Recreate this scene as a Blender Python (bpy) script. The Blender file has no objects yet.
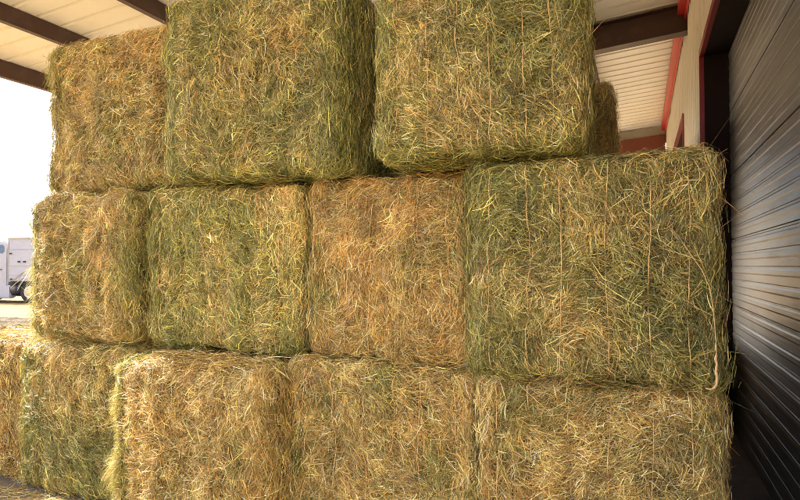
import bpy, bmesh, math, random
import numpy as np
from mathutils import Vector, Matrix

scene = bpy.context.scene
COL = scene.collection
R = math.radians
random.seed(7)

# ------------------------------------------------------------------ helpers
def tag(o, label=None, cat=None, group=None, kind=None):
    if label: o['label'] = label
    if cat: o['category'] = cat
    if group: o['group'] = group
    if kind: o['kind'] = kind
    return o

def empty(name, loc=(0, 0, 0), rz=0):
    o = bpy.data.objects.new(name, None)
    COL.objects.link(o)
    o.location = loc
    o.rotation_euler = (0, 0, rz)
    o.empty_display_size = .2
    return o

def link(name, me, mats, parent=None):
    o = bpy.data.objects.new(name, me)
    COL.objects.link(o)
    for m in (mats if isinstance(mats, (list, tuple)) else [mats]):
        me.materials.append(m)
    if parent: o.parent = parent
    return o

def build(name, bm, mat, parent=None, smooth=False):
    me = bpy.data.meshes.new(name)
    bmesh.ops.recalc_face_normals(bm, faces=bm.faces)
    bm.to_mesh(me); bm.free()
    if smooth:
        for p in me.polygons: p.use_smooth = True
    return link(name, me, mat, parent)

def box(bm, x0, x1, y0, y1, z0, z1, mtx=None, bevel=0):
    vs = [bm.verts.new(v) for v in ((x0,y0,z0),(x1,y0,z0),(x1,y1,z0),(x0,y1,z0),
                                    (x0,y0,z1),(x1,y0,z1),(x1,y1,z1),(x0,y1,z1))]
    fs = [bm.faces.new([vs[i] for i in f]) for f in
          ((0,3,2,1),(4,5,6,7),(0,1,5,4),(1,2,6,5),(2,3,7,6),(3,0,4,7))]
    if bevel:
        es = list({e for f in fs for e in f.edges})
        r = bmesh.ops.bevel(bm, geom=es, offset=bevel, segments=2, affect='EDGES')
        vs = list({v for f in r['faces'] for v in f.verts} | {v for v in vs if v.is_valid})
    if mtx is not None:
        for v in vs: v.co = mtx @ v.co
    return vs

def prism(bm, pts, fn0, fn1, cap=True):
    """closed 2-D outline pts swept from fn0(p) to fn1(p)"""
    a = [bm.verts.new(fn0(p)) for p in pts]
    b = [bm.verts.new(fn1(p)) for p in pts]
    n = len(pts)
    for i in range(n):
        j = (i+1) % n
        bm.faces.new((a[i], a[j], b[j], b[i]))
    if cap:
        bm.faces.new(a[::-1]); bm.faces.new(b)

def tube(bm, pts, rad, seg=6, closed=False):
    pts = [Vector(p) for p in pts]
    n = len(pts)
    rad = rad if isinstance(rad, (list, tuple)) else [rad]*n
    rings = []
    up = None
    for i in range(n):
        if closed: t = pts[(i+1) % n] - pts[i-1]
        else: t = pts[min(i+1, n-1)] - pts[max(i-1, 0)]
        t.normalize()
        if up is None:
            up = Vector((1, 0, 0)) if abs(t.x) < .9 else Vector((0, 1, 0))
        s = t.cross(up).normalized(); up = s.cross(t).normalized()
        rings.append([bm.verts.new(pts[i] + (s*math.cos(k*2*math.pi/seg) + up*math.sin(k*2*math.pi/seg))*rad[i]) for k in range(seg)])
    m = n if closed else n-1
    for i in range(m):
        A, B = rings[i], rings[(i+1) % n]
        for k in range(seg):
            bm.faces.new((A[k], A[(k+1) % seg], B[(k+1) % seg], B[k]))
    if not closed:
        bm.faces.new(rings[0][::-1]); bm.faces.new(rings[-1])

def cyl(bm, c, axis, r, h, seg=32, r2=None):
    axis = Vector(axis).normalized()
    q = Vector((0, 0, 1)).rotation_difference(axis).to_matrix().to_4x4()
    m = Matrix.Translation(c) @ q
    bmesh.ops.create_cone(bm, cap_ends=True, segments=seg, radius1=r, radius2=r if r2 is None else r2, depth=h, matrix=m)

# ------------------------------------------------------------------ noise (numpy)
def _hash(ix, iy, iz, seed):
    h = (ix.astype(np.int64)*374761393 + iy.astype(np.int64)*668265263 + iz.astype(np.int64)*2147483647 + seed*974711) & 0xffffffff
    h = ((h ^ (h >> 13)) * 1274126177) & 0xffffffff
    h = ((h ^ (h >> 16)) * 2246822519) & 0xffffffff
    return ((h ^ (h >> 15)) & 0xffffff) / float(0xffffff)

def vnoise(p, seed=0):
    p = np.asarray(p, float)
    i = np.floor(p); f = p - i; f = f*f*(3-2*f)
    ix, iy, iz = i[..., 0], i[..., 1], i[..., 2]
    r = 0
    for dx in (0, 1):
        wx = f[..., 0] if dx else 1-f[..., 0]
        for dy in (0, 1):
            wy = f[..., 1] if dy else 1-f[..., 1]
            for dz in (0, 1):
                wz = f[..., 2] if dz else 1-f[..., 2]
                r = r + wx*wy*wz*_hash(ix+dx, iy+dy, iz+dz, seed)
    return r

def fbm(p, seed=0, oct=3):
    a, s, t = 1., 0., 0.
    p = np.asarray(p, float)
    for k in range(oct):
        s = s + a*vnoise(p, seed+k*17); t += a
        a *= .5; p = p*2.03 + 11.3
    return s/t

def sstep(a, b, x):
    t = np.clip((x-a)/(b-a), 0, 1)
    return t*t*(3-2*t)

# ------------------------------------------------------------------ materials
def mat(name):
    m = bpy.data.materials.new(name); m.use_nodes = True
    nt = m.node_tree
    b = nt.nodes['Principled BSDF']
    return m, nt, b

def nd(nt, t, **kw):
    n = nt.nodes.new(t)
    for k, v in kw.items():
        if k in n.inputs: n.inputs[k].default_value = v
        else: setattr(n, k, v)
    return n

def painted(name, col, rough=.5, metal=0., spread=.12, scale=3., bump=0., grime=None, spec=.5, stretch=(1, 1, 1)):
    m, nt, b = mat(name)
    tc = nd(nt, 'ShaderNodeTexCoord'); mp = nd(nt, 'ShaderNodeMapping')
    mp.inputs['Scale'].default_value = stretch
    nt.links.new(tc.outputs['Object'], mp.inputs['Vector'])
    n1 = nd(nt, 'ShaderNodeTexNoise', Scale=scale, Detail=8., Roughness=.65)
    nt.links.new(mp.outputs['Vector'], n1.inputs['Vector'])
    cr = nd(nt, 'ShaderNodeValToRGB')
    cr.color_ramp.elements[0].position = .3; cr.color_ramp.elements[1].position = .72
    c = Vector(col)
    cr.color_ramp.elements[0].color = (*(c*(1-spread)), 1)
    cr.color_ramp.elements[1].color = (*[min(x*(1+spread), .95) for x in c], 1)
    nt.links.new(n1.outputs['Fac'], cr.inputs['Fac'])
    out = cr.outputs['Color']
    if grime:
        gcol, gscale, lo, hi, amt = grime
        n2 = nd(nt, 'ShaderNodeTexNoise', Scale=gscale, Detail=10., Roughness=.7)
        nt.links.new(mp.outputs['Vector'], n2.inputs['Vector'])
        mr = nd(nt, 'ShaderNodeMapRange'); mr.inputs[1].default_value = lo; mr.inputs[2].default_value = hi; mr.inputs[4].default_value = amt
        nt.links.new(n2.outputs['Fac'], mr.inputs[0])
        mx = nd(nt, 'ShaderNodeMixRGB'); mx.inputs[2].default_value = (*gcol, 1)
        nt.links.new(mr.outputs[0], mx.inputs[0]); nt.links.new(out, mx.inputs[1])
        out = mx.outputs[0]
    nt.links.new(out, b.inputs['Base Color'])
    b.inputs['Roughness'].default_value = rough
    b.inputs['Metallic'].default_value = metal
    b.inputs['Specular IOR Level'].default_value = spec
    mr2 = nd(nt, 'ShaderNodeMapRange'); mr2.inputs[3].default_value = rough*.8; mr2.inputs[4].default_value = min(rough*1.25, 1)
    nt.links.new(n1.outputs['Fac'], mr2.inputs[0]); nt.links.new(mr2.outputs[0], b.inputs['Roughness'])
    if bump:
        bp = nd(nt, 'ShaderNodeBump', Strength=.6, Distance=bump)
        nt.links.new(n1.outputs['Fac'], bp.inputs['Height']); nt.links.new(bp.outputs[0], b.inputs['Normal'])
    return m

def hay_straw_mat():
    m, nt, b = mat('hay_straw')
    at = nd(nt, 'ShaderNodeAttribute', attribute_name='hay')
    nt.links.new(at.outputs['Color'], b.inputs['Base Color'])
    b.inputs['Roughness'].default_value = .46
    b.inputs['Specular IOR Level'].default_value = .5
    tr = nd(nt, 'ShaderNodeBsdfTranslucent')
    nt.links.new(at.outputs['Color'], tr.inputs['Color'])
    mx = nd(nt, 'ShaderNodeMixShader'); mx.inputs[0].default_value = .16
    nt.links.new(b.outputs[0], mx.inputs[1]); nt.links.new(tr.outputs[0], mx.inputs[2])
    nt.links.new(mx.outputs[0], nt.nodes['Material Output'].inputs[0])
    return m

def hay_core_mat():
    m, nt, b = mat('hay_pressed')
    at = nd(nt, 'ShaderNodeAttribute', attribute_name='hay')
    tc = nd(nt, 'ShaderNodeTexCoord')
    n1 = nd(nt, 'ShaderNodeTexNoise', Scale=55., Detail=6., Roughness=.8, Distortion=2.)
    nt.links.new(tc.outputs['Object'], n1.inputs['Vector'])
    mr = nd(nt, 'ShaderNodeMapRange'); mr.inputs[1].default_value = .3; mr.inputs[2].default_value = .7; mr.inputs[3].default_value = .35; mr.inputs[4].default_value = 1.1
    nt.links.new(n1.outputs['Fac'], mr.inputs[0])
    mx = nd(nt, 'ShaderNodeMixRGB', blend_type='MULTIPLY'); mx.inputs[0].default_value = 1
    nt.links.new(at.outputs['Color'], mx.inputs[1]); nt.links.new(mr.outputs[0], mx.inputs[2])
    nt.links.new(mx.outputs[0], b.inputs['Base Color'])
    b.inputs['Roughness'].default_value = .9
    bp = nd(nt, 'ShaderNodeBump', Strength=1., Distance=.02)
    nt.links.new(n1.outputs['Fac'], bp.inputs['Height']); nt.links.new(bp.outputs[0], b.inputs['Normal'])
    return m

M = dict(
    straw=hay_straw_mat(), core=hay_core_mat(),
    twine=painted('sisal_twine', (.60, .40, .18), .9, scale=60, spread=.3),
    twine_pale=painted('pale_twine', (.45, .31, .16), .9, scale=60, spread=.25),
    cream=painted('cream_sheet_metal', (.77, .73, .62), .45, scale=1.5, spread=.05, grime=((.42, .33, .2), 2.5, .55, .8, .35)),
    cream_roof=painted('cream_roof_metal', (.82, .785, .67), .42, scale=1.2, spread=.05, grime=((.5, .43, .3), 1.6, .55, .8, .25)),
    brown=painted('brown_primer', (.05, .02, .012), .5, scale=5, spread=.25, grime=((.14, .09, .06), 4, .5, .8, .5)),
    rust=painted('red_brown_board', (.17, .045, .022), .6, scale=4, spread=.2),
    red=painted('red_trim', (.5, .045, .03), .4, scale=4, spread=.1),
    maroon=painted('maroon_trim', (.26, .018, .022), .4, scale=4, spread=.15),
    jamb=painted('dark_brown_jamb', (.018, .008, .006), .7, spec=.2, scale=5, spread=.25),
    gutter=painted('grey_gutter', (.36, .33, .26), .45, scale=4),
    door=painted('galvanised_door', (.31, .31, .305), .42, metal=.8, scale=2.2, spread=.12, bump=.012, stretch=(1, .35, 3),
                 grime=((.13, .1, .07), 2.2, .5, .78, .75)),
    floor=painted('dusty_floor', (.13, .11, .092), .92, scale=5, spread=.3, bump=.02, grime=((.2, .15, .09), 9, .5, .75, .6)),
    ground=painted('sandy_ground', (.28, .185, .08), .95, scale=.35, spread=.14, bump=.05, spec=.05, grime=((.33, .23, .11), .16, .45, .6, .7), stretch=(.35, 1, 1)),
    white=painted('white_paint', (.43, .43, .46), .35, scale=2, spread=.04, grime=((.5, .45, .4), 3, .55, .8, .3)),
    black=painted('black_plastic', (.02, .02, .022), .5, scale=6, spread=.3),
    rubber=painted('tyre_rubber', (.03, .03, .03), .8, scale=10, spread=.3),
    chrome=painted('bright_metal', (.6, .6, .62), .25, metal=.9, scale=4),
    glass=painted('tinted_glass', (.12, .19, .27), .08, scale=2, spread=.1, spec=.8),
    tail=painted('red_lens', (.3, .02, .02), .25, scale=4),
)

# ------------------------------------------------------------------ hay
PAL = {
    'green':  np.array([.215, .205, .056]),
    'dgreen': np.array([.105, .120, .036]),
    'ygreen': np.array([.330, .300, .075]),
    'tan':    np.array([.480, .345, .112]),
    'pale':   np.array([.640, .520, .250]),
    'orange': np.array([.460, .272, .075]),
    'brown':  np.array([.190, .105, .038]),
}

def ribbons(P, W, side, col):
    """P (n,k,3) centre lines, W (n,k) half widths, side (n,k,3) -> verts, quads, colours"""
    n, k, _ = P.shape
    V = np.stack([P - side*W[..., None], P + side*W[..., None]], axis=2)      # n,k,2,3
    base = (np.arange(n)*k*2)[:, None]
    q = []
    for s in range(k-1):
        a = base + s*2
        q.append(np.concatenate([a, a+1, a+3, a+2], axis=1))
    Q = np.stack(q, axis=1).reshape(-1, 4)
    C = np.repeat(col[:, None, :], k*2, axis=1).reshape(-1, 3)
    return V.reshape(-1, 3), Q, C

def mesh_np(name, V, Q, C, midx=None):
    me = bpy.data.meshes.new(name)
    me.vertices.add(len(V)); me.vertices.foreach_set('co', V.astype(np.float32).ravel())
    me.loops.add(Q.size); me.loops.foreach_set('vertex_index', Q.astype(np.int32).ravel())
    me.polygons.add(len(Q)); me.polygons.foreach_set('loop_start', np.arange(0, Q.size, 4, dtype=np.int32))
    me.update(calc_edges=True)
    at = me.attributes.new('hay', 'FLOAT_COLOR', 'POINT')
    at.data.foreach_set('color', np.concatenate([C, np.ones((len(C), 1))], 1).astype(np.float32).ravel())
    if midx is not None:
        me.polygons.foreach_set('material_index', midx.astype(np.int32))
    return me

def hay_colour(rng, green, orange, yg, n):
    """a colour for each stalk from local shares of green, orange and yellow-green hay"""
    u = rng.random(n); C = np.empty((n, 3))
    v = rng.random(n)
    isg = u < green
    g = np.where((v < .22)[:, None], PAL['dgreen'], np.where((v < .22+.5*yg+.12)[:, None], PAL['ygreen'], PAL['green']))
    pale_share = .24
    t = np.where((v < orange**1.4*.85)[:, None], PAL['orange'], np.where((v < orange**1.4*.85+.07)[:, None], PAL['brown'], PAL['tan']))
    w = rng.random(n)
    t = np.where((w < pale_share)[:, None], PAL['pale'], t)
    C = np.where(isg[:, None], g, t)
    C = C*np.exp(rng.normal(.03, .42, n))[:, None]*(1+rng.normal(0, .05, (n, 3)))
    return np.clip(C, .01, .8)

def make_bale(label, x0, x1, y0, z0, z1, seed, green, orange, depth=2.4, patches=(), nf=15000, ns=(5000, 5000), nt=2500, nb=1200,
              rot=0., lean=0., twines=0, edge_l=0., edge_r=0., tone=1., top_all=False, side_dense=.8, whisk=.014, bottom_yg=0., groove=.022, rad=.075, tuft=None):
    rng = np.random.default_rng(seed)
    hx, hy, hz = (x1-x0)/2, depth/2, (z1-z0)/2
    H = np.array([hx, hy, hz])
    r = rad
    inner = H - r
    so = np.array([seed*3.17, seed*1.31, seed*.77])
    tw = np.linspace(-hx+.13, hx-.13, 6) + rng.normal(0, .012, 6)

    def rounded(p):
        q = np.clip(p, -inner, inner); v = p - q
        d = np.linalg.norm(v, axis=-1, keepdims=True)
        n = v/np.maximum(d, 1e-6)
        return q + n*r, n

    def disp(p, n):
        d = (fbm(p*2.0+so, seed, 2)-.5)*.11 + (fbm(p*7+so, seed+5, 2)-.5)*.07 + (fbm(p*19+so, seed+6, 2)-.5)*.105
        d = d*np.where(np.abs(n[..., 1]) < .5, .5, 1.)
        fr = np.clip(-n[..., 1], 0, 1)
        d = d + fr*.022*(1-(p[..., 0]/hx)**4)*(1-(p[..., 2]/hz)**4)
        for t in tw:
            gdepth = groove*1.0*(.6+.8*vnoise(np.stack([p[..., 2]*4+t*9, p[..., 0]*0, p[..., 0]*0], -1), seed+3))
            d = d - fr*gdepth*np.exp(-((p[..., 0]-t)/.022)**2)
        d = d + fr*(vnoise(np.stack([p[..., 0]*11+seed, p[..., 0]*0, p[..., 2]*.9], -1), seed+4)-.5)*.028
        # flakes along the length of the bale on its sides
        sd = np.abs(n[..., 0])
        d = d + sd*.02*np.sin(p[..., 1]*2*math.pi/.16 + 3*vnoise(p*1.5+so, seed+9))
        return d

    def frac(p):
        g = green + (fbm(p*np.array([3.4, 2., 2.4])+so, seed+21, 3)-.5)*1.15
        o = orange + (fbm(p*np.array([3.8, 2., 2.2])+so+40, seed+31, 3)-.5)*1.0
        # bands between the twines carry slightly different hay
        band = np.searchsorted(tw, p[..., 0]).astype(float)
        g = g + (vnoise(np.stack([band*7.3, band*0, p[..., 2]*1.2], -1), seed+41)-.5)*.45
        o = o + (vnoise(np.stack([p[..., 0]*13+seed, band*0, p[..., 2]*1.1], -1), seed+43)-.5)*.5
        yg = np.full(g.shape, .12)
        g = g + (fbm(p*11+so+9, seed+22, 2)-.5)*.5; o = o + (fbm(p*10+so+19, seed+32, 2)-.5)*.6
        for (px, pz, pr, dg, do) in patches:
            w = np.exp(-(((p[..., 0]/hx-px)**2+(p[..., 2]/hz-pz)**2)/(pr*pr)))
            g = g + dg*w; o = o + do*w
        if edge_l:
            w = sstep(-hx+.19, -hx+.05, p[..., 0]); g = g + w*edge_l; yg = yg + w*.9*edge_l  # yellow-green hay at the left edge; tint also stands in for sunlight
        if edge_r:
            w = sstep(hx-.12, hx-.02, p[..., 0]); g = g + w*edge_r
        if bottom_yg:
            w = sstep(-hz+.07, -hz+.02, p[..., 2]); g = g + w*bottom_yg; yg = yg + w*.9  # yellow-green fringe hay; colour also imitates a lit bottom edge
        return np.clip(g, .03, .95), np.clip(o, 0, 1), np.clip(yg, 0, 1)

    # -- pressed core
    Vs, Qs, off = [], [], 0
    step = .045
    for ax in range(3):
        for sg in (-1, 1):
            a, b_ = [i for i in range(3) if i != ax]
            na, nb_ = max(2, int(2*H[a]/step)), max(2, int(2*H[b_]/step))
            A, B = np.meshgrid(np.linspace(-H[a], H[a], na+1), np.linspace(-H[b_], H[b_], nb_+1), indexing='ij')
            p = np.zeros(A.shape+(3,)); p[..., a] = A; p[..., b_] = B; p[..., ax] = sg*H[ax]
            pos, n = rounded(p)
            pos = pos + n*(disp(pos, n)-.05)[..., None]
            idx = np.arange((na+1)*(nb_+1)).reshape(na+1, nb_+1) + off
            q = np.stack([idx[:-1, :-1], idx[1:, :-1], idx[1:, 1:], idx[:-1, 1:]], -1).reshape(-1, 4)
            flip = (sg < 0) ^ (ax == 1)
            Qs.append(q[:, ::-1] if flip else q)
            Vs.append(pos.reshape(-1, 3)); off += (na+1)*(nb_+1)
    Vc = np.concatenate(Vs); Qc = np.concatenate(Qs)
    g, o, yg = frac(Vc)
    Cc = (PAL['green']*g[:, None] + PAL['tan']*((1-g)*(1-o))[:, None] + PAL['orange']*((1-g)*o)[:, None])*.3*tone  # core colour darkened to stand in for shade deep between stalks

    # -- stalks: seed points, main direction, spread
    P0, T0, SP, LEN = [], [], [], []
    def add(p, t, spread, ln):
        P0.append(p); T0.append(t); SP.append(spread); LEN.append(ln)
    # front end
    n = int(nf*2.15)
    x = rng.uniform(-hx, hx, n); z = rng.uniform(-hz, hz, n)
    p = np.stack([x, np.full(n, -hy), z], 1)
    f1 = np.stack([x*2.0, z*2.0, z*0+seed], 1)
    ang = np.arctan2(fbm(f1, seed+51, 2)-.5, fbm(f1+30, seed+61, 2)-.5)
    # pressed arcs
    ang = ang + .5*np.sin(z*5+seed)
    e = np.maximum(sstep(hx-.16, hx-.03, np.abs(x)), 0)
    tv = np.stack([np.cos(ang), 0*x, np.sin(ang)], 1)
    sgn = np.sign(tv[:, 2]+1e-6)
    tv = tv*(1-.8*e)[:, None] + np.stack([0*x, 0*x, sgn*1.4*e], 1)
    add(p, tv, .62-.2*e, np.where(e > .5, .10, .072))
    # long sides
    for sgn_, cnt in ((-1, ns[0]), (1, ns[1])):
        nn = int(cnt*1.8)
        y = np.where(rng.random(nn) < .75, rng.uniform(-hy, -hy+side_dense, nn), rng.uniform(-hy+side_dense, hy, nn))
        z = rng.uniform(-hz, hz, nn)
        p = np.stack([np.full(nn, sgn_*hx), y, z], 1)
        t = np.stack([0*z, .25*np.sin(z*6+seed), np.ones(nn)], 1)
        add(p, t, np.full(nn, .38), np.full(nn, .105))
    for sgn_, cnt in ((1, nt), (-1, nb)):
        lim = hy if (top_all and sgn_ > 0) else -hy+.45
        cnt = int(cnt*1.6); y = rng.uniform(-hy, lim, cnt); x = rng.uniform(-hx, hx, cnt)
        p = np.stack([x, y, np.full(cnt, sgn_*hz)], 1)
        t = np.stack([np.ones(cnt), .3*np.ones(cnt), 0*x], 1)
        add(p, t, np.full(cnt, 1.1), np.full(cnt, .095))
    P = np.concatenate(P0); T = np.concatenate(T0); SP = np.concatenate(SP); LN = np.concatenate(LEN)
    N = len(P)
    c, nrm = rounded(P)
    # the stalk lies in the tangent plane, turned by a random spread
    T = T - nrm*(T*nrm).sum(1, keepdims=True)
    T /= np.maximum(np.linalg.norm(T, axis=1, keepdims=True), 1e-6)
    B = np.cross(nrm, T)
    a = rng.normal(0, 1, N)*SP
    a = np.where(rng.random(N) < .25, rng.uniform(-math.pi, math.pi, N), a)
    ca, sa = np.cos(a)[:, None], np.sin(a)[:, None]
    T, B = T*ca + B*sa, B*ca - T*sa
    D = disp(c, nrm)
    leaf = rng.random(N) < .3
    L = LN*np.exp(rng.normal(0, .42, N))*np.where(leaf, .8, 1.05)
    L = np.where(rng.random(N) < .02, L*1.9, L); L = np.clip(L, .035, .4)
    kap = rng.normal(0, 6., N) + np.where(rng.random(N) < .12, rng.normal(0, 9, N), 0)
    lay = rng.random(N)
    h = -.042 + .058*lay**1.5 + np.where(rng.random(N) < .08, rng.random(N)*.02, 0)
    tilt = rng.normal(0, .18, N); curl = rng.normal(0, .8, N)
    wk = rng.random(N) < whisk*np.where((c[:, 0] < -hx+.1) & (edge_l > .6), 4, 1)
    tilt = np.where(wk, rng.normal(0, .4, N), tilt)
    cc = c + nrm*(D + h)[:, None]
    K = 4
    S = (np.linspace(-.5, .5, K)[None, :]*L[:, None])
    off_n = tilt[:, None]*S + curl[:, None]*S*S*1.5
    kink = np.where(rng.random(N) < .35, rng.normal(0, .6, N), 0)[:, None]
    lat = kap[:, None]*S*S*.5 + kink*np.maximum(S, 0)
    pts = cc[:, None, :] + T[:, None, :]*S[..., None] + B[:, None, :]*lat[..., None] + nrm[:, None, :]*off_n[..., None]
    # wrap round the rounded corners
    q = np.clip(pts, -inner, inner); v = pts - q
    d = np.linalg.norm(v, axis=-1, keepdims=True)
    lim = (r + D + np.maximum(h, -.03) + .007)[:, None, None]
    loose = (rng.random(N) < whisk)[:, None, None]
    pts = np.where((d > lim) & ~(loose | wk[:, None, None]), q + v/np.maximum(d, 1e-6)*lim, pts)
    # local colour
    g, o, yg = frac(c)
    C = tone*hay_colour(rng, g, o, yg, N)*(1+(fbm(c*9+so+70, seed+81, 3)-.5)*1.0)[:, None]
    W0 = np.where(leaf, rng.uniform(.0013, .0026, N), rng.uniform(.0008, .0016, N))
    prof = np.array([.6, 1., .95, .45])
    tang = np.gradient(pts, axis=1); tang /= np.maximum(np.linalg.norm(tang, axis=-1, keepdims=True), 1e-9)
    roll = rng.normal(0, .95, N)
    rn = nrm*np.cos(roll)[:, None] + B*np.sin(roll)[:, None]
    side = np.cross(tang, np.repeat(rn[:, None, :], K, 1)); side /= np.maximum(np.linalg.norm(side, axis=-1, keepdims=True), 1e-9)
    Vr, Qr, Cr = ribbons(pts, W0[:, None]*prof[None, :], side, C)
    # loose hanging fringe on the left corner
    if tuft:
        nt_ = tuft
        zc = rng.uniform(-hz*.98, hz*.93, nt_)
        cl = vnoise(np.stack([zc*7+seed, zc*0, zc*0], -1), seed+91)
        a_ = rng.uniform(0, math.pi/2*.85, nt_)
        cp = np.stack([-inner[0]-(r+.005)*np.cos(a_), -inner[1]-(r+.005)*np.sin(a_), zc], 1)
        Tt = np.stack([-.75-.3*rng.random(nt_), -.3+rng.normal(0, .5, nt_), -.6+rng.normal(0, .75, nt_)], 1)
        Tt /= np.linalg.norm(Tt, axis=1, keepdims=True)
        Lt = rng.uniform(.03, .11, nt_)*(.2+1.2*cl)
        St = np.linspace(0, 1, K)[None, :]*Lt[:, None]
        pt = cp[:, None, :] + Tt[:, None, :]*St[..., None]
        pt[..., 2] -= St*St*rng.uniform(1, 5, nt_)[:, None]
        pt[..., 0] += St*St*1.5
        sd = rng.normal(0, 1, (nt_, 1, 3))*np.array([.3, 1, .5]); sd = np.repeat(sd/np.linalg.norm(sd, axis=-1, keepdims=True), K, 1)
        kc = rng.random(nt_)
        ct = np.where((kc < .6)[:, None], PAL['ygreen'], np.where((kc < .85)[:, None], PAL['pale'], PAL['tan']))*np.exp(rng.normal(0, .25, nt_))[:, None]
        Vt, Qt, Ct = ribbons(pt, rng.uniform(.0008, .0019, nt_)[:, None]*prof[None, :], sd, np.clip(ct, .01, .8))
        Qr = np.concatenate([Qr, Qt+len(Vr)]); Vr = np.concatenate([Vr, Vt]); Cr = np.concatenate([Cr, Ct])
    V = np.concatenate([Vc, Vr]); Q = np.concatenate([Qc, Qr+len(Vc)]); Cl = np.concatenate([Cc, Cr])
    if lean: V[:, 0] += lean*(V[:, 2]+hz)
    V = V + np.array([0, 0, hz])
    mi = np.concatenate([np.zeros(len(Qc)), np.ones(len(Qr))])
    me = mesh_np('hay_bale', V, Q, Cl, mi)
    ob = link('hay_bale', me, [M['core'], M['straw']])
    sm = np.concatenate([np.ones(len(Qc), bool), np.zeros(len(Qr), bool)])
    me.polygons.foreach_set('use_smooth', sm)
    ob.location = ((x0+x1)/2, y0+hy, z0); ob.rotation_euler = (0, 0, R(rot))
    tag(ob, label, 'hay bale', 'big square hay bales stacked under the roof')

    # twines: loops round the length of the bale
    for t in (tw if twines else []):
        zz = np.linspace(-hz+r*.6, hz-r*.6, 26)
        fr = np.stack([t + .008*np.sin(zz*7+t*40) + .0012*rng.normal(0, 1, len(zz)), np.full(len(zz), -hy), zz], 1)
        tp = np.stack([np.full(14, t), np.linspace(-hy+r*.6, hy-r*.6, 14), np.full(14, hz)], 1)
        bk = np.stack([np.full(10, t), np.full(10, hy), np.linspace(hz-r*.6, -hz+r*.6, 10)], 1)
        bt = np.stack([np.full(14, t), np.linspace(hy-r*.6, -hy+r*.6, 14), np.full(14, -hz)], 1)
        lp = np.concatenate([fr, tp, bk, bt])
        pos, n_ = rounded(lp)
        sink = np.where(np.arange(len(lp)) < 26, .024 + .010*np.sin(np.arange(len(lp))*.9+t*50), -.012)
        pos = pos + n_*(disp(pos, n_)+sink)[:, None]
        if lean: pos[:, 0] += lean*(pos[:, 2]+hz)
        pos = pos + np.array([0, 0, hz])
        bm = bmesh.new(); tube(bm, pos, .0024, 5, True)
        build('twine', bm, M['twine'], ob, True)
    return ob

# ------------------------------------------------------------------ the stack
G = make_bale
# bottom row
G('unseen hay bale added left of the bottom row to shade the floor', -7.2, -5.93, 2.45, 0, 1.16, 15, .2, .5, nf=4000, ns=(2000, 3000), nt=2500, nb=0)  # out of view; added so its shadow falls on the floor
G('orange brown bottom row hay bale with sunlit top, cut off by the left picture edge', -5.85, -4.59, 3.3, 0, 1.12, 1, .02, .85,
  edge_r=.15, nt=9000, top_all=True, ns=(3000, 5000), nf=13000)
G('hay bale in the bottom row, brown above and green below, behind the bulging sunlit corner', -4.54, -3.40, 3.2, 0, 1.12, 2, .42, .45,
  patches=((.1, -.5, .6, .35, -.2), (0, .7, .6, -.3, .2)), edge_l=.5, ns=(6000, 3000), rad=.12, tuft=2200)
G('orange hay bale sticking out of the bottom row, its left corner tinted sunlit yellow', -3.27, -2.06, 2.9, 0, 1.125, 3, .06, .72,
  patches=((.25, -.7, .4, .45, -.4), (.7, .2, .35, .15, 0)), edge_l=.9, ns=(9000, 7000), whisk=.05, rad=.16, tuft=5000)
G('straw coloured hay bale in the middle of the bottom row, below the most orange bale', -2.045, -.85, 3.19, 0, 1.13, 4, .16, .4,
  patches=((-.2, -.6, .5, .25, 0), (.6, -.6, .3, .35, 0), (-.9, 0, .25, .3, 0)), twines=1, nf=17000, nt=4000)
G('tan hay bale with green right corner at the right end of the bottom row', -.845, .335, 3.15, 0, 1.13, 5, .14, .42,
  patches=((.6, -.2, .4, .6, -.3), (.9, .6, .4, .4, -.2), (-.4, -.3, .4, -.1, .2)), twines=1, nf=18000, ns=(3000, 6000), nt=4000)
# middle row
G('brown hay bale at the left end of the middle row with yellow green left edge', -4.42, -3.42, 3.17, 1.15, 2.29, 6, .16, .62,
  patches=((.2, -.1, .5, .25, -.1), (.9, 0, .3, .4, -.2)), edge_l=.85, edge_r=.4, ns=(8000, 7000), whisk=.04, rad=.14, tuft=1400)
G('pale green hay bale in the middle row between two brown ones', -3.35, -2.06, 3.30, 1.155, 2.275, 7, .72, .08, tone=1.3,
  patches=((-.3, .3, .6, .1, 0), (.6, .8, .35, -.3, .5)), twines=1, ns=(6000, 7000), nf=16000)
G('most orange hay bale, in the middle row left of the widest green bale', -1.98, -.91, 3.31, 1.16, 2.28, 8, -.12, .95,
  patches=((.35, .1, .25, .4, -.4), (-.95, -.3, .25, .7, -.6), (.1, -.2, .2, .25, -.2)), twines=1, edge_r=0, nf=17000)
G('green middle row hay bale with a loose twine end, next to the wall', -.87, .34, 3.08, 1.15, 2.29, 9, .68, .15,
  patches=((-.35, -.1, .4, -.4, .1), (-.1, -.5, .3, -.3, .1), (.8, .6, .5, -.25, .1), (.1, .6, .4, -.3, 0), (-.7, .6, .5, .25, -.1), (.5, -.4, .4, .2, 0)),
  twines=1, nf=19000, ns=(7000, 7000), nt=4500, whisk=.045)
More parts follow.
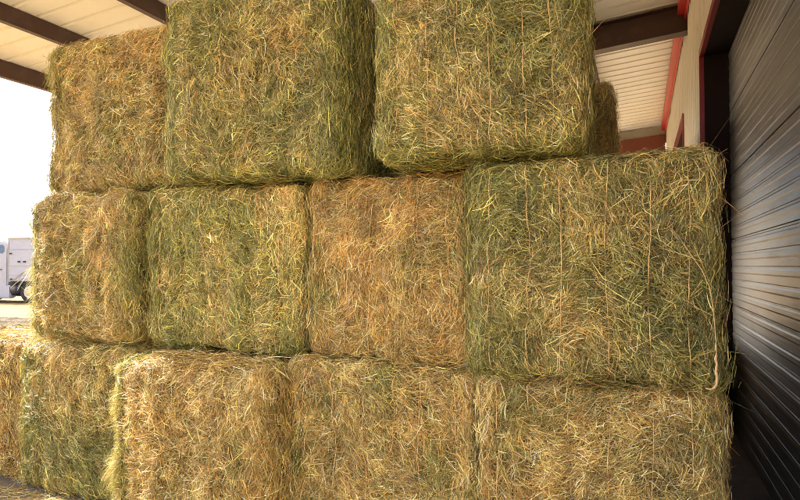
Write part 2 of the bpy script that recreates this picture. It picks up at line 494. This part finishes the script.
# top row
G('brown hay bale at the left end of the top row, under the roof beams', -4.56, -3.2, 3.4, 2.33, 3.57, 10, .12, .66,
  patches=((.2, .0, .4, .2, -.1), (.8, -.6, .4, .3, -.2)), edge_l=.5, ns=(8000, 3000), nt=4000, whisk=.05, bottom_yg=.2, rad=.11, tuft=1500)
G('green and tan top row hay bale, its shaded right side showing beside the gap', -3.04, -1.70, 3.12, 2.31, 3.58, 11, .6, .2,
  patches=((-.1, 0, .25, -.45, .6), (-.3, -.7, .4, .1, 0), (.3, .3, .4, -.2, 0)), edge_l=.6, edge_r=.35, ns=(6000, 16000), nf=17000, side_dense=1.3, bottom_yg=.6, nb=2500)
G('green hay bale with clear twine lines in the top row, right of the dark gap', -1.42, -.325, 2.97, 2.32, 3.47, 12, .66, .1, rot=3.,
  patches=((-.2, -.6, .4, -.2, .1), (.7, .6, .5, .35, -.1), (-.6, .7, .4, -.3, .2)), twines=1, nf=18000, ns=(9000, 5000), bottom_yg=.7, nb=3500)
# second rank behind
G('tan hay bale standing behind the bottom row in the gap beside the roll door', -.86, .33, 5.6, 0, 1.15, 14, .2, .5, nf=5000, ns=(500, 2500), nt=1500, nb=0)
G('shaded brown hay bale just showing behind the right end of the top row', -1.42, -.24, 5.55, 2.3, 3.38, 13, .15, .55, nf=11000, ns=(1500, 3500), nt=2500, nb=500)

bale_r = [o for o in bpy.data.objects if 'loose twine' in o.get('label', '')][0]
# loose twine hanging down the face of the right-hand middle bale (in its own space)
bx, by, bz = bale_r.location
def on_face(pxs):
    out = []
    for (X, Z, o) in pxs: out.append((X-bx, 3.08-o-by, Z-bz))
    return out
tail = on_face([(.16, 1.87, .02), (.20, 1.80, .03), (.255, 1.71, .045), (.285, 1.63, .05), (.297, 1.54, .055), (.303, 1.45, .055), (.306, 1.38, .055), (.308, 1.33, .055)])
bm = bmesh.new(); tube(bm, tail, .0023, 6)
tt = build('twine_tail', bm, M['twine_pale'], bale_r, True); tt['label'] = 'pale loose twine end hanging down with a frayed hook'
bm = bmesh.new()
kn = on_face([(.308, 1.335, .056), (.303, 1.31, .06), (.309, 1.285, .058), (.304, 1.255, .06), (.309, 1.225, .06), (.306, 1.195, .06), (.296, 1.178, .062), (.28, 1.172, .064), (.262, 1.176, .066)])
tube(bm, kn, [.004, .006, .005, .0065, .006, .006, .0055, .004, .0025], 7)
build('frayed_knot', bm, M['twine_pale'], tt, True)

# loose hay on the floor
rng = np.random.default_rng(99)
n = 6000
px = rng.uniform(-6.5, .8, n); py = 3.15 - np.abs(rng.normal(0, .35, n)); 
ang = rng.uniform(0, math.pi, n); L = rng.uniform(.04, .18, n); S = np.linspace(-.5, .5, 4)[None, :]*L[:, None]
kap = rng.normal(0, 4, n)[:, None]
pts = np.stack([px[:, None]+np.cos(ang)[:, None]*S-np.sin(ang)[:, None]*kap*S*S, py[:, None]+np.sin(ang)[:, None]*S+np.cos(ang)[:, None]*kap*S*S,
                .006+np.abs(rng.normal(0, .006, n))[:, None]+0*S], -1)
side = np.stack([-np.sin(ang)[:, None]+0*S, np.cos(ang)[:, None]+0*S, .3+0*S], -1); side /= np.linalg.norm(side, axis=-1, keepdims=True)
V, Q, C = ribbons(pts, np.full((n, 4), .0017), side, hay_colour(rng, np.full(n, .2), np.full(n, .3), np.full(n, .1), n))
o = link('loose_hay', mesh_np('loose_hay', V, Q, C), M['straw'])
tag(o, 'loose hay stalks scattered on the grey floor along the foot of the stack', 'loose hay', kind='stuff')

# ------------------------------------------------------------------ the lean-to roof
XW, XD = .63, .87           # wall face, recessed door face
XE, ZE = -8.1, 4.565         # eave: roof underside
PITCH = .088
def rz(x): return ZE + (x-XE)*PITCH
Y0, Y1 = ROOF_Y = (.4, 16.7)

def rib_profile(a0, a1, pitch=.3048, h=.032, minor=True):
    """open polyline (a, height) of a ribbed sheet"""
    pts = [(a0, 0)]
    a = a0 + .1
    while a + pitch < a1:
        pts += [(a, 0), (a+.018, h), (a+.045, h), (a+.063, 0)]
        for k in ((.13, .21) if minor else ()): pts += [(a+k, 0), (a+k+.008, .005), (a+k+.022, .005), (a+k+.03, 0)]
        a += pitch
    pts.append((a1, 0))
    return pts

roof = empty('lean_to_roof', (XE, 6, 0))
tag(roof, 'cream ribbed lean-to roof on brown steel beams above the hay stack', 'roof')
def rl(bm, name, m): return build(name, bm, m, roof)
def off(p): return Vector(p) - Vector((XE, 6, 0))

bm = bmesh.new()
pr = rib_profile(Y0, Y1, .3048, .042, False)
loop = pr + [(a, h+.006) for a, h in reversed(pr)]
prism(bm, loop, lambda p: off((XE-.15, p[0], rz(XE-.15)+.004+p[1])), lambda p: off((XW+.02, p[0], rz(XW+.02)+.004+p[1])))
rl(bm, 'roof_sheet', M['cream_roof'])

def cee(bm, x, h, w, y0, y1, lip=.02, t=.004, face=1):
    """C purlin along Y hung under the roof at x; web on the +X side"""
    z1 = rz(x)-.004; z0 = z1-h
    xa = x; xb = x - face*w
    outline = [(xa, z0), (xa, z1), (xb, z1), (xb, z1-lip), (xb+face*t, z1-lip), (xb+face*t, z1-t), (xa-face*t, z1-t), (xa-face*t, z0+t), (xb+face*t, z0+t), (xb+face*t, z0+lip), (xb, z0+lip), (xb, z0)]
    prism(bm, outline, lambda p: off((p[0], y0, p[1])), lambda p: off((p[0], y1, p[1])))
for x in (-6.63, -5.18, -3.7, -2.2, -.7):
    bm = bmesh.new(); cee(bm, x, .2, .075, Y0, Y1); rl(bm, 'purlin', M['brown'])
bm = bmesh.new()
cee(bm, XE, .23, .09, Y0, Y1); rl(bm, 'eave_beam', M['brown'])

def rafter(y, name='rafter', h=.38):
    bm = bmesh.new()
    xa, xb = XE-.02, XW-.012
    f = .1; tf = .012
    hh = .205    # purlins sit on the rafter
    for (dy0, dy1, a, b) in ((-.004, .004, -h+tf, -tf), (-f, f, -tf, 0), (-f, f, -h, -h+tf)):
        vs = box(bm, xa, xb, y+dy0, y+dy1, a, b)
        for v in vs:
            v.co.z += rz(v.co.x)-.03
    for v in bm.verts: v.co = off(v.co)
    vs = box(bm, xb, xb+.01, y-.11, y+.11, rz(xb)-.03-h-.03, rz(xb)-.02)
    for k in (-3.4, -1.2, -6.):
        vs += box(bm, k, k+.008, y-.09, y+.09, rz(k)-.03-h+tf+.003, rz(k)-.03-tf-.003)
    for v in vs: v.co = off(v.co)
    rl(bm, name, M['brown'])
for y in (1.2, 8.9): rafter(y)
rafter(16.5, 'end_rafter', .4)
bm = bmesh.new()
vs = box(bm, XE, XW-.05, 16.3, 16.34, -.95, -.25)
for v in vs: v.co.z += rz(v.co.x); v.co = off(v.co)
rl(bm, 'end_fascia', M['rust'])
bm = bmesh.new()
vs = box(bm, XE-.1, XW-.03, 16.36, 16.395, -.24, -.02)
for v in vs: v.co.z += rz(v.co.x)
for v in bm.verts: v.co = off(v.co)
rl(bm, 'end_gutter', M['gutter'])
for y in (1.2, 8.9, 16.5):
    bm = bmesh.new()
    zt = rz(XE)-.235
    for (a, b, c, d) in ((-.004, .004, -.1, .1), (-.1, .1, -.112, -.1), (-.1, .1, .1, .112)):
        box(bm, XE+.16+c, XE+.16+d, y+a, y+b, 0.012, zt)
    box(bm, XE, XE+.32, y-.15, y+.15, 0, .012)
    for v in bm.verts: v.co = off(v.co)
    rl(bm, 'post', M['brown'])

# ------------------------------------------------------------------ the metal building on the right
bld = empty('metal_building', (XW, 6, 0))
tag(bld, 'cream ribbed metal building wall with red trim and recessed ribbed roll doors', 'building')
def bl(bm, name, m, parent=None): 
    for v in bm.verts: v.co = v.co - Vector((XW, 6, 0))
    return build(name, bm, m, parent or bld)
ZT = rz(XW)-.02
HD = 4.0
WY0, WY1 = -8., 24.
doors = ((2.0, 7.05), (9.9, 14.2))
bm = bmesh.new()
def wall_seg(ya, yb, za, zb):
    pr = rib_profile(ya, yb)
    loop = [(a, -h) for a, h in pr] + [(a, -h+.006) for a, h in reversed(pr)]
    prism(bm, loop, lambda p: Vector((XW+p[1], p[0], za)), lambda p: Vector((XW+p[1], p[0], zb)))
segs = [(WY0, 2.0, 0, ZT), (2.0, 7.05, HD, ZT), (7.05, 9.9, 0, ZT), (9.9, 14.2, HD, ZT), (14.2, WY1, 0, ZT)]
for i, (a, b, c, d) in enumerate(segs): wall_seg(a+.0, b-.0005, c, d)
bl(bm, 'wall', M['cream'])
# body behind the cladding
bm = bmesh.new()
for (a, b, c, d) in segs: box(bm, XW+.012, XW+.32, a, b-.001, c, ZT)
box(bm, XW+.33, XW+9, WY0, WY0+.2, 0, ZT+.5); box(bm, XW+.33, XW+9, WY1-.2, WY1, 0, ZT+.5)
box(bm, XW+9.003, XW+9.2, WY0, WY1, 0, ZT+.5)
box(bm, XW-.0, XW+9.3, WY0-.1, WY1+.1, ZT+.503, ZT+.6)
box(bm, XW+.012, XW+.32, WY0, WY1, ZT+.003, ZT+.5)
bl(bm, 'body', M['cream'])
bm = bmesh.new()
box(bm, XW-.145, XW-.037, WY0, Y1, ZT-.13, ZT-.035); box(bm, XW-.06, XW-.037, WY0, Y1, ZT-.2, ZT-.1305)
bl(bm, 'eave_trim', M['red'])

def door_profile(z0, z1):
    """horizontal ribs of the door: (z, depth)"""
    pts = []; z = z0; k = 0
    while z < z1-.02:
        sec = k % 5
        pts += [(z, 0), (z+.05, 0), (z+.062, -.004), (z+.092, -.004), (z+.104, 0), (z+.118, 0), (z+.121, .004), (z+.124, 0)]
        z += .13
        if sec == 4:
            pts += [(z, 0), (z+.003, .014), (z+.012, .014), (z+.015, 0)]; z += .018
        k += 1
    pts.append((z1, 0))
    return pts
for (ya, yb) in doors:
    # reveal
    bm = bmesh.new()
    e = .004
    box(bm, XW+.006, XD+.1, yb-.02, yb-e, 0, HD-.021)
    box(bm, XW+.006, XD+.1, ya+e, ya+.02, 0, HD-.021)
    box(bm, XW+.006, XD+.1, ya+e, yb-e, HD-.02, HD-e)
    bl(bm, 'door_jamb', M['jamb'])
    bm = bmesh.new()
    w = .035
    box(bm, XW-.04, XW+.005, yb-w*.5, yb+w, 0, HD-.03)
    box(bm, XW-.04, XW+.005, ya-w, ya+w*.5, 0, HD-.03)
    box(bm, XW-.04, XW+.005, ya-w, yb+w, HD-.029, HD+.05)
    bl(bm, 'door_trim', M['maroon'])
    bm = bmesh.new()
    pr = door_profile(0.01, HD-.022)
    lp = pr + [(z, d+.02) for z, d in reversed(pr)]
    prism(bm, lp, lambda p: Vector((XD+p[1], ya+.021, p[0])), lambda p: Vector((XD+p[1], yb-.021, p[0])))
    bl(bm, 'roll_door', M['door'])

# ------------------------------------------------------------------ ground
bm = bmesh.new()
bmesh.ops.create_grid(bm, x_segments=2, y_segments=2, size=1500)
o = build('ground', bm, M['ground']); o.location.z = -.008; tag(o, 'pale sandy yard in the sun', 'ground', kind='structure')
bm = bmesh.new()
box(bm, XE-.3, XW+.5, Y0, Y1+.2, -.2, 0)
o = build('floor', bm, M['floor']); tag(o, 'dusty grey floor under the roof', 'floor', kind='structure')

# ------------------------------------------------------------------ camera
TH = R(22.3); PIT = R(1.55)
cam = bpy.data.cameras.new('camera'); co = bpy.data.objects.new('camera', cam); COL.objects.link(co)
cam.lens = 590/800*36; cam.sensor_width = 36; cam.clip_end = 5000; cam.clip_start = .05
co.location = (0, 0, 1.73)
co.rotation_euler = (R(90)+PIT, 0, TH)
scene.camera = co

# ------------------------------------------------------------------ truck in the yard (built in its own frame: x forward, y left side, z up)
def place(px, depth):
    u = (px-400)/590
    f = Vector((-math.sin(TH), math.cos(TH), 0)); r = Vector((math.cos(TH), math.sin(TH), 0))
    return f*depth + r*(u*depth)
truck = empty('semi_truck', (0, 0, 0))
tag(truck, 'white truck with a tall box body parked in the sunny yard beyond the hay', 'truck')
def tk(bm, name, m, parent=None, smooth=False): return build(name, bm, m, parent or truck, smooth)
# x = along the truck, nose at -x ; near side is -y
bm = bmesh.new(); box(bm, -2.1, 7.2, -.45, .45, .62, .86, bevel=.02); tk(bm, 'chassis', M['black'])
bm = bmesh.new()
prof = [(-.02, .62), (-.02, 2.86), (-.35, 2.92), (-1.15, 2.86), (-1.75, 2.0), (-1.85, 1.75), (-3.1, 1.55), (-3.25, 1.35), (-3.25, .62)]
prism(bm, prof, lambda p: Vector((p[0], -1.08, p[1])), lambda p: Vector((p[0], 1.08, p[1])))
bmesh.ops.bevel(bm, geom=[e for e in bm.edges if abs(e.verts[0].co.y-e.verts[1].co.y) < .01], offset=.06, segments=3, affect='EDGES')
cabm = tk(bm, 'cab', M['white'])
for s in (-1, 1):
    bm = bmesh.new()
    for lo in ([(-.2, 2.42), (-.2, 2.64), (-.27, 2.73), (-.55, 2.73), (-.62, 2.64), (-.62, 2.42), (-.55, 2.33), (-.27, 2.33)],
               [(-.85, 1.95), (-.85, 2.55), (-.95, 2.62), (-1.2, 2.6), (-1.6, 1.95)]):
        prism(bm, lo, lambda p: Vector((p[0], s*1.075, p[1])), lambda p: Vector((p[0], s*1.092, p[1])))
    tk(bm, 'side_window', M['glass'], cabm)
    bm = bmesh.new(); tube(bm, [(-1.5, s*1.08, 2.5), (-1.62, s*1.35, 2.5), (-1.62, s*1.35, 1.9), (-1.55, s*1.08, 1.9)], .018); box(bm, -1.68, -1.6, s*1.35-.09, s*1.35+.09, 1.95, 2.45, bevel=.02)
    tk(bm, 'mirror', M['black'], cabm)
    bm = bmesh.new(); box(bm, -.42, -.3, min(s*1.085, s*1.12), max(s*1.085, s*1.12), 1.55, 1.59); tk(bm, 'door_handle', M['black'], cabm)
    bm = bmesh.new(); box(bm, -3.27, -3.2, s*.78-.14, s*.78+.14, .95, 1.15, bevel=.02); tk(bm, 'headlight', M['chrome'], cabm)
bm = bmesh.new(); box(bm, -3.42, -3.2, -1.1, 1.1, .42, .78, bevel=.05); tk(bm, 'bumper', M['chrome'])
bm = bmesh.new(); box(bm, .1, 6.9, -1.22, 1.22, 1.02, 3.04, bevel=.03)
bx_ = tk(bm, 'box_body', M['white'])
bm = bmesh.new()
for k in range(6): 
    for s in (-1, 1): box(bm, .12+k*1.34, .15+k*1.34, min(s*1.222, s*1.235), max(s*1.222, s*1.235), 1.06, 3.0)
for s in (-1, 1): box(bm, .1, 6.9, min(s*1.222, s*1.24), max(s*1.222, s*1.24), 2.99, 3.06)
tk(bm, 'body_rail', M['gutter'], bx_)
bm = bmesh.new()
for s in (-1, 1):
    y0_, y1_ = min(s*1.222, s*1.23), max(s*1.222, s*1.23)
    for z in (1.3, 1.72, 2.5): box(bm, .16, 6.85, y0_, y1_, z, z+.014)
    for k in range(14):
        for z in (1.2, 2.1, 2.85): box(bm, .3+k*.45, .325+k*.45, y0_, y1_, z, z+.025)
tk(bm, 'panel_seam', M['gutter'], bx_)
for s in (-1, 1):
    bm = bmesh.new(); tube(bm, [(.2, s*1.24, 1.0), (.55, s*1.28, 1.15), (.9, s*1.26, 1.45)], .02); tube(bm, [(.3, s*1.24, .7), (.6, s*1.28, .95), (.95, s*1.26, 1.2)], .02); tk(bm, 'air_hose', M['gutter'])
for (x, z) in ((.2, 2.28), (.62, 1.9), (.9, 1.9), (.25, 1.08)):
    bm = bmesh.new(); box(bm, x, x+.12, -1.262, -1.236, z, z+.07); tk(bm, 'marker_lamp', M['black'], bx_)
for s in (-1, 1):
    bm = bmesh.new(); box(bm, -1.55, .16, min(s*.72, s*1.1), max(s*.72, s*1.1), .22, .84, bevel=.05); tk(bm, 'side_skirt', M['white'])
    bm = bmesh.new(); cyl(bm, (.42, s*.86, .62), (1, 0, 0), .27, .5, 24); tk(bm, 'air_tank', M['black'], None, True)
    for xw in (-2.35, 1.2, 2.55):
        bm = bmesh.new(); cyl(bm, (0, 0, 0), (0, 1, 0), .52, .28, 40)
        bmesh.ops.bevel(bm, geom=[e for e in bm.edges if len(e.link_faces) == 2 and abs(e.link_faces[0].normal.dot(e.link_faces[1].normal)) < .2], offset=.05, segments=2, affect='EDGES')
        ty = build('wheel', bm, M['rubber'], truck); ty.location = (xw, s*1.02, .52)
        bm = bmesh.new(); cyl(bm, (0, s*.145, 0), (0, 1, 0), .29, .03, 32); cyl(bm, (0, s*.17, 0), (0, 1, 0), .12, .06, 20)
        for k in range(8): cyl(bm, (math.cos(k*math.pi/4)*.2, s*.165, math.sin(k*math.pi/4)*.2), (0, 1, 0), .022, .02, 8)
        build('rim', bm, M['chrome'], ty)
    # fender hoop over the rear wheels
    bm = bmesh.new()
    arc = [(1.2+.66*math.cos(a), .52+.66*math.sin(a)) for a in np.linspace(R(35), R(165), 14)]
    for i in range(13):
        (xa, za), (xb, zb) = arc[i], arc[i+1]
        prism(bm, [(xa, za), (xb, zb), (xb*.98+1.2*.02, zb*.98+.52*.02), (xa*.98+1.2*.02, za*.98+.52*.02)], lambda p: Vector((p[0], s*.9, p[1])), lambda p: Vector((p[0], s*1.17, p[1])))
    tk(bm, 'mudguard', M['chrome'])
pos = place(25, 28.8)
truck.location = pos + Vector((0, 0, -.008)); truck.rotation_euler = (0, 0, TH - R(6))

# ------------------------------------------------------------------ light
SUN_AZ = R(3)     # sun stands to the left (-X)
SUN_EL = R(31)
w = bpy.data.worlds.new('World'); scene.world = w; w.use_nodes = True
nt = w.node_tree
sky = nt.nodes.new('ShaderNodeTexSky'); sky.sky_type = 'NISHITA'; sky.sun_disc = False
sky.sun_elevation = SUN_EL
sky.sun_rotation = R(270) + SUN_AZ
sky.air_density = .8; sky.dust_density = 5.; sky.ozone_density = 1.
nt.links.new(sky.outputs[0], nt.nodes['Background'].inputs[0])
nt.nodes['Background'].inputs[1].default_value = .15
sl = bpy.data.lights.new('sun', 'SUN'); so_ = bpy.data.objects.new('sun', sl); COL.objects.link(so_)
sl.energy = 3.0; sl.angle = R(.5); sl.color = (1, .93, .82)
sd = Vector((-math.cos(SUN_EL)*math.cos(SUN_AZ), math.cos(SUN_EL)*math.sin(SUN_AZ), math.sin(SUN_EL)))
so_.rotation_euler = sd.to_track_quat('Z', 'Y').to_euler()
so_.location = sd*40

vs = scene.view_settings
vs.view_transform = 'Standard'; vs.look = 'None'; vs.gamma = 1; vs.use_curve_mapping = False
vs.exposure = 2.42
scene.cycles.max_bounces = 8; scene.cycles.diffuse_bounces = 5; scene.cycles.glossy_bounces = 4
scene.cycles.use_denoising = True
scene.cycles.denoising_input_passes = 'RGB_ALBEDO_NORMAL'
scene.cycles.denoising_prefilter = 'NONE'
scene.cycles.filter_width = .85
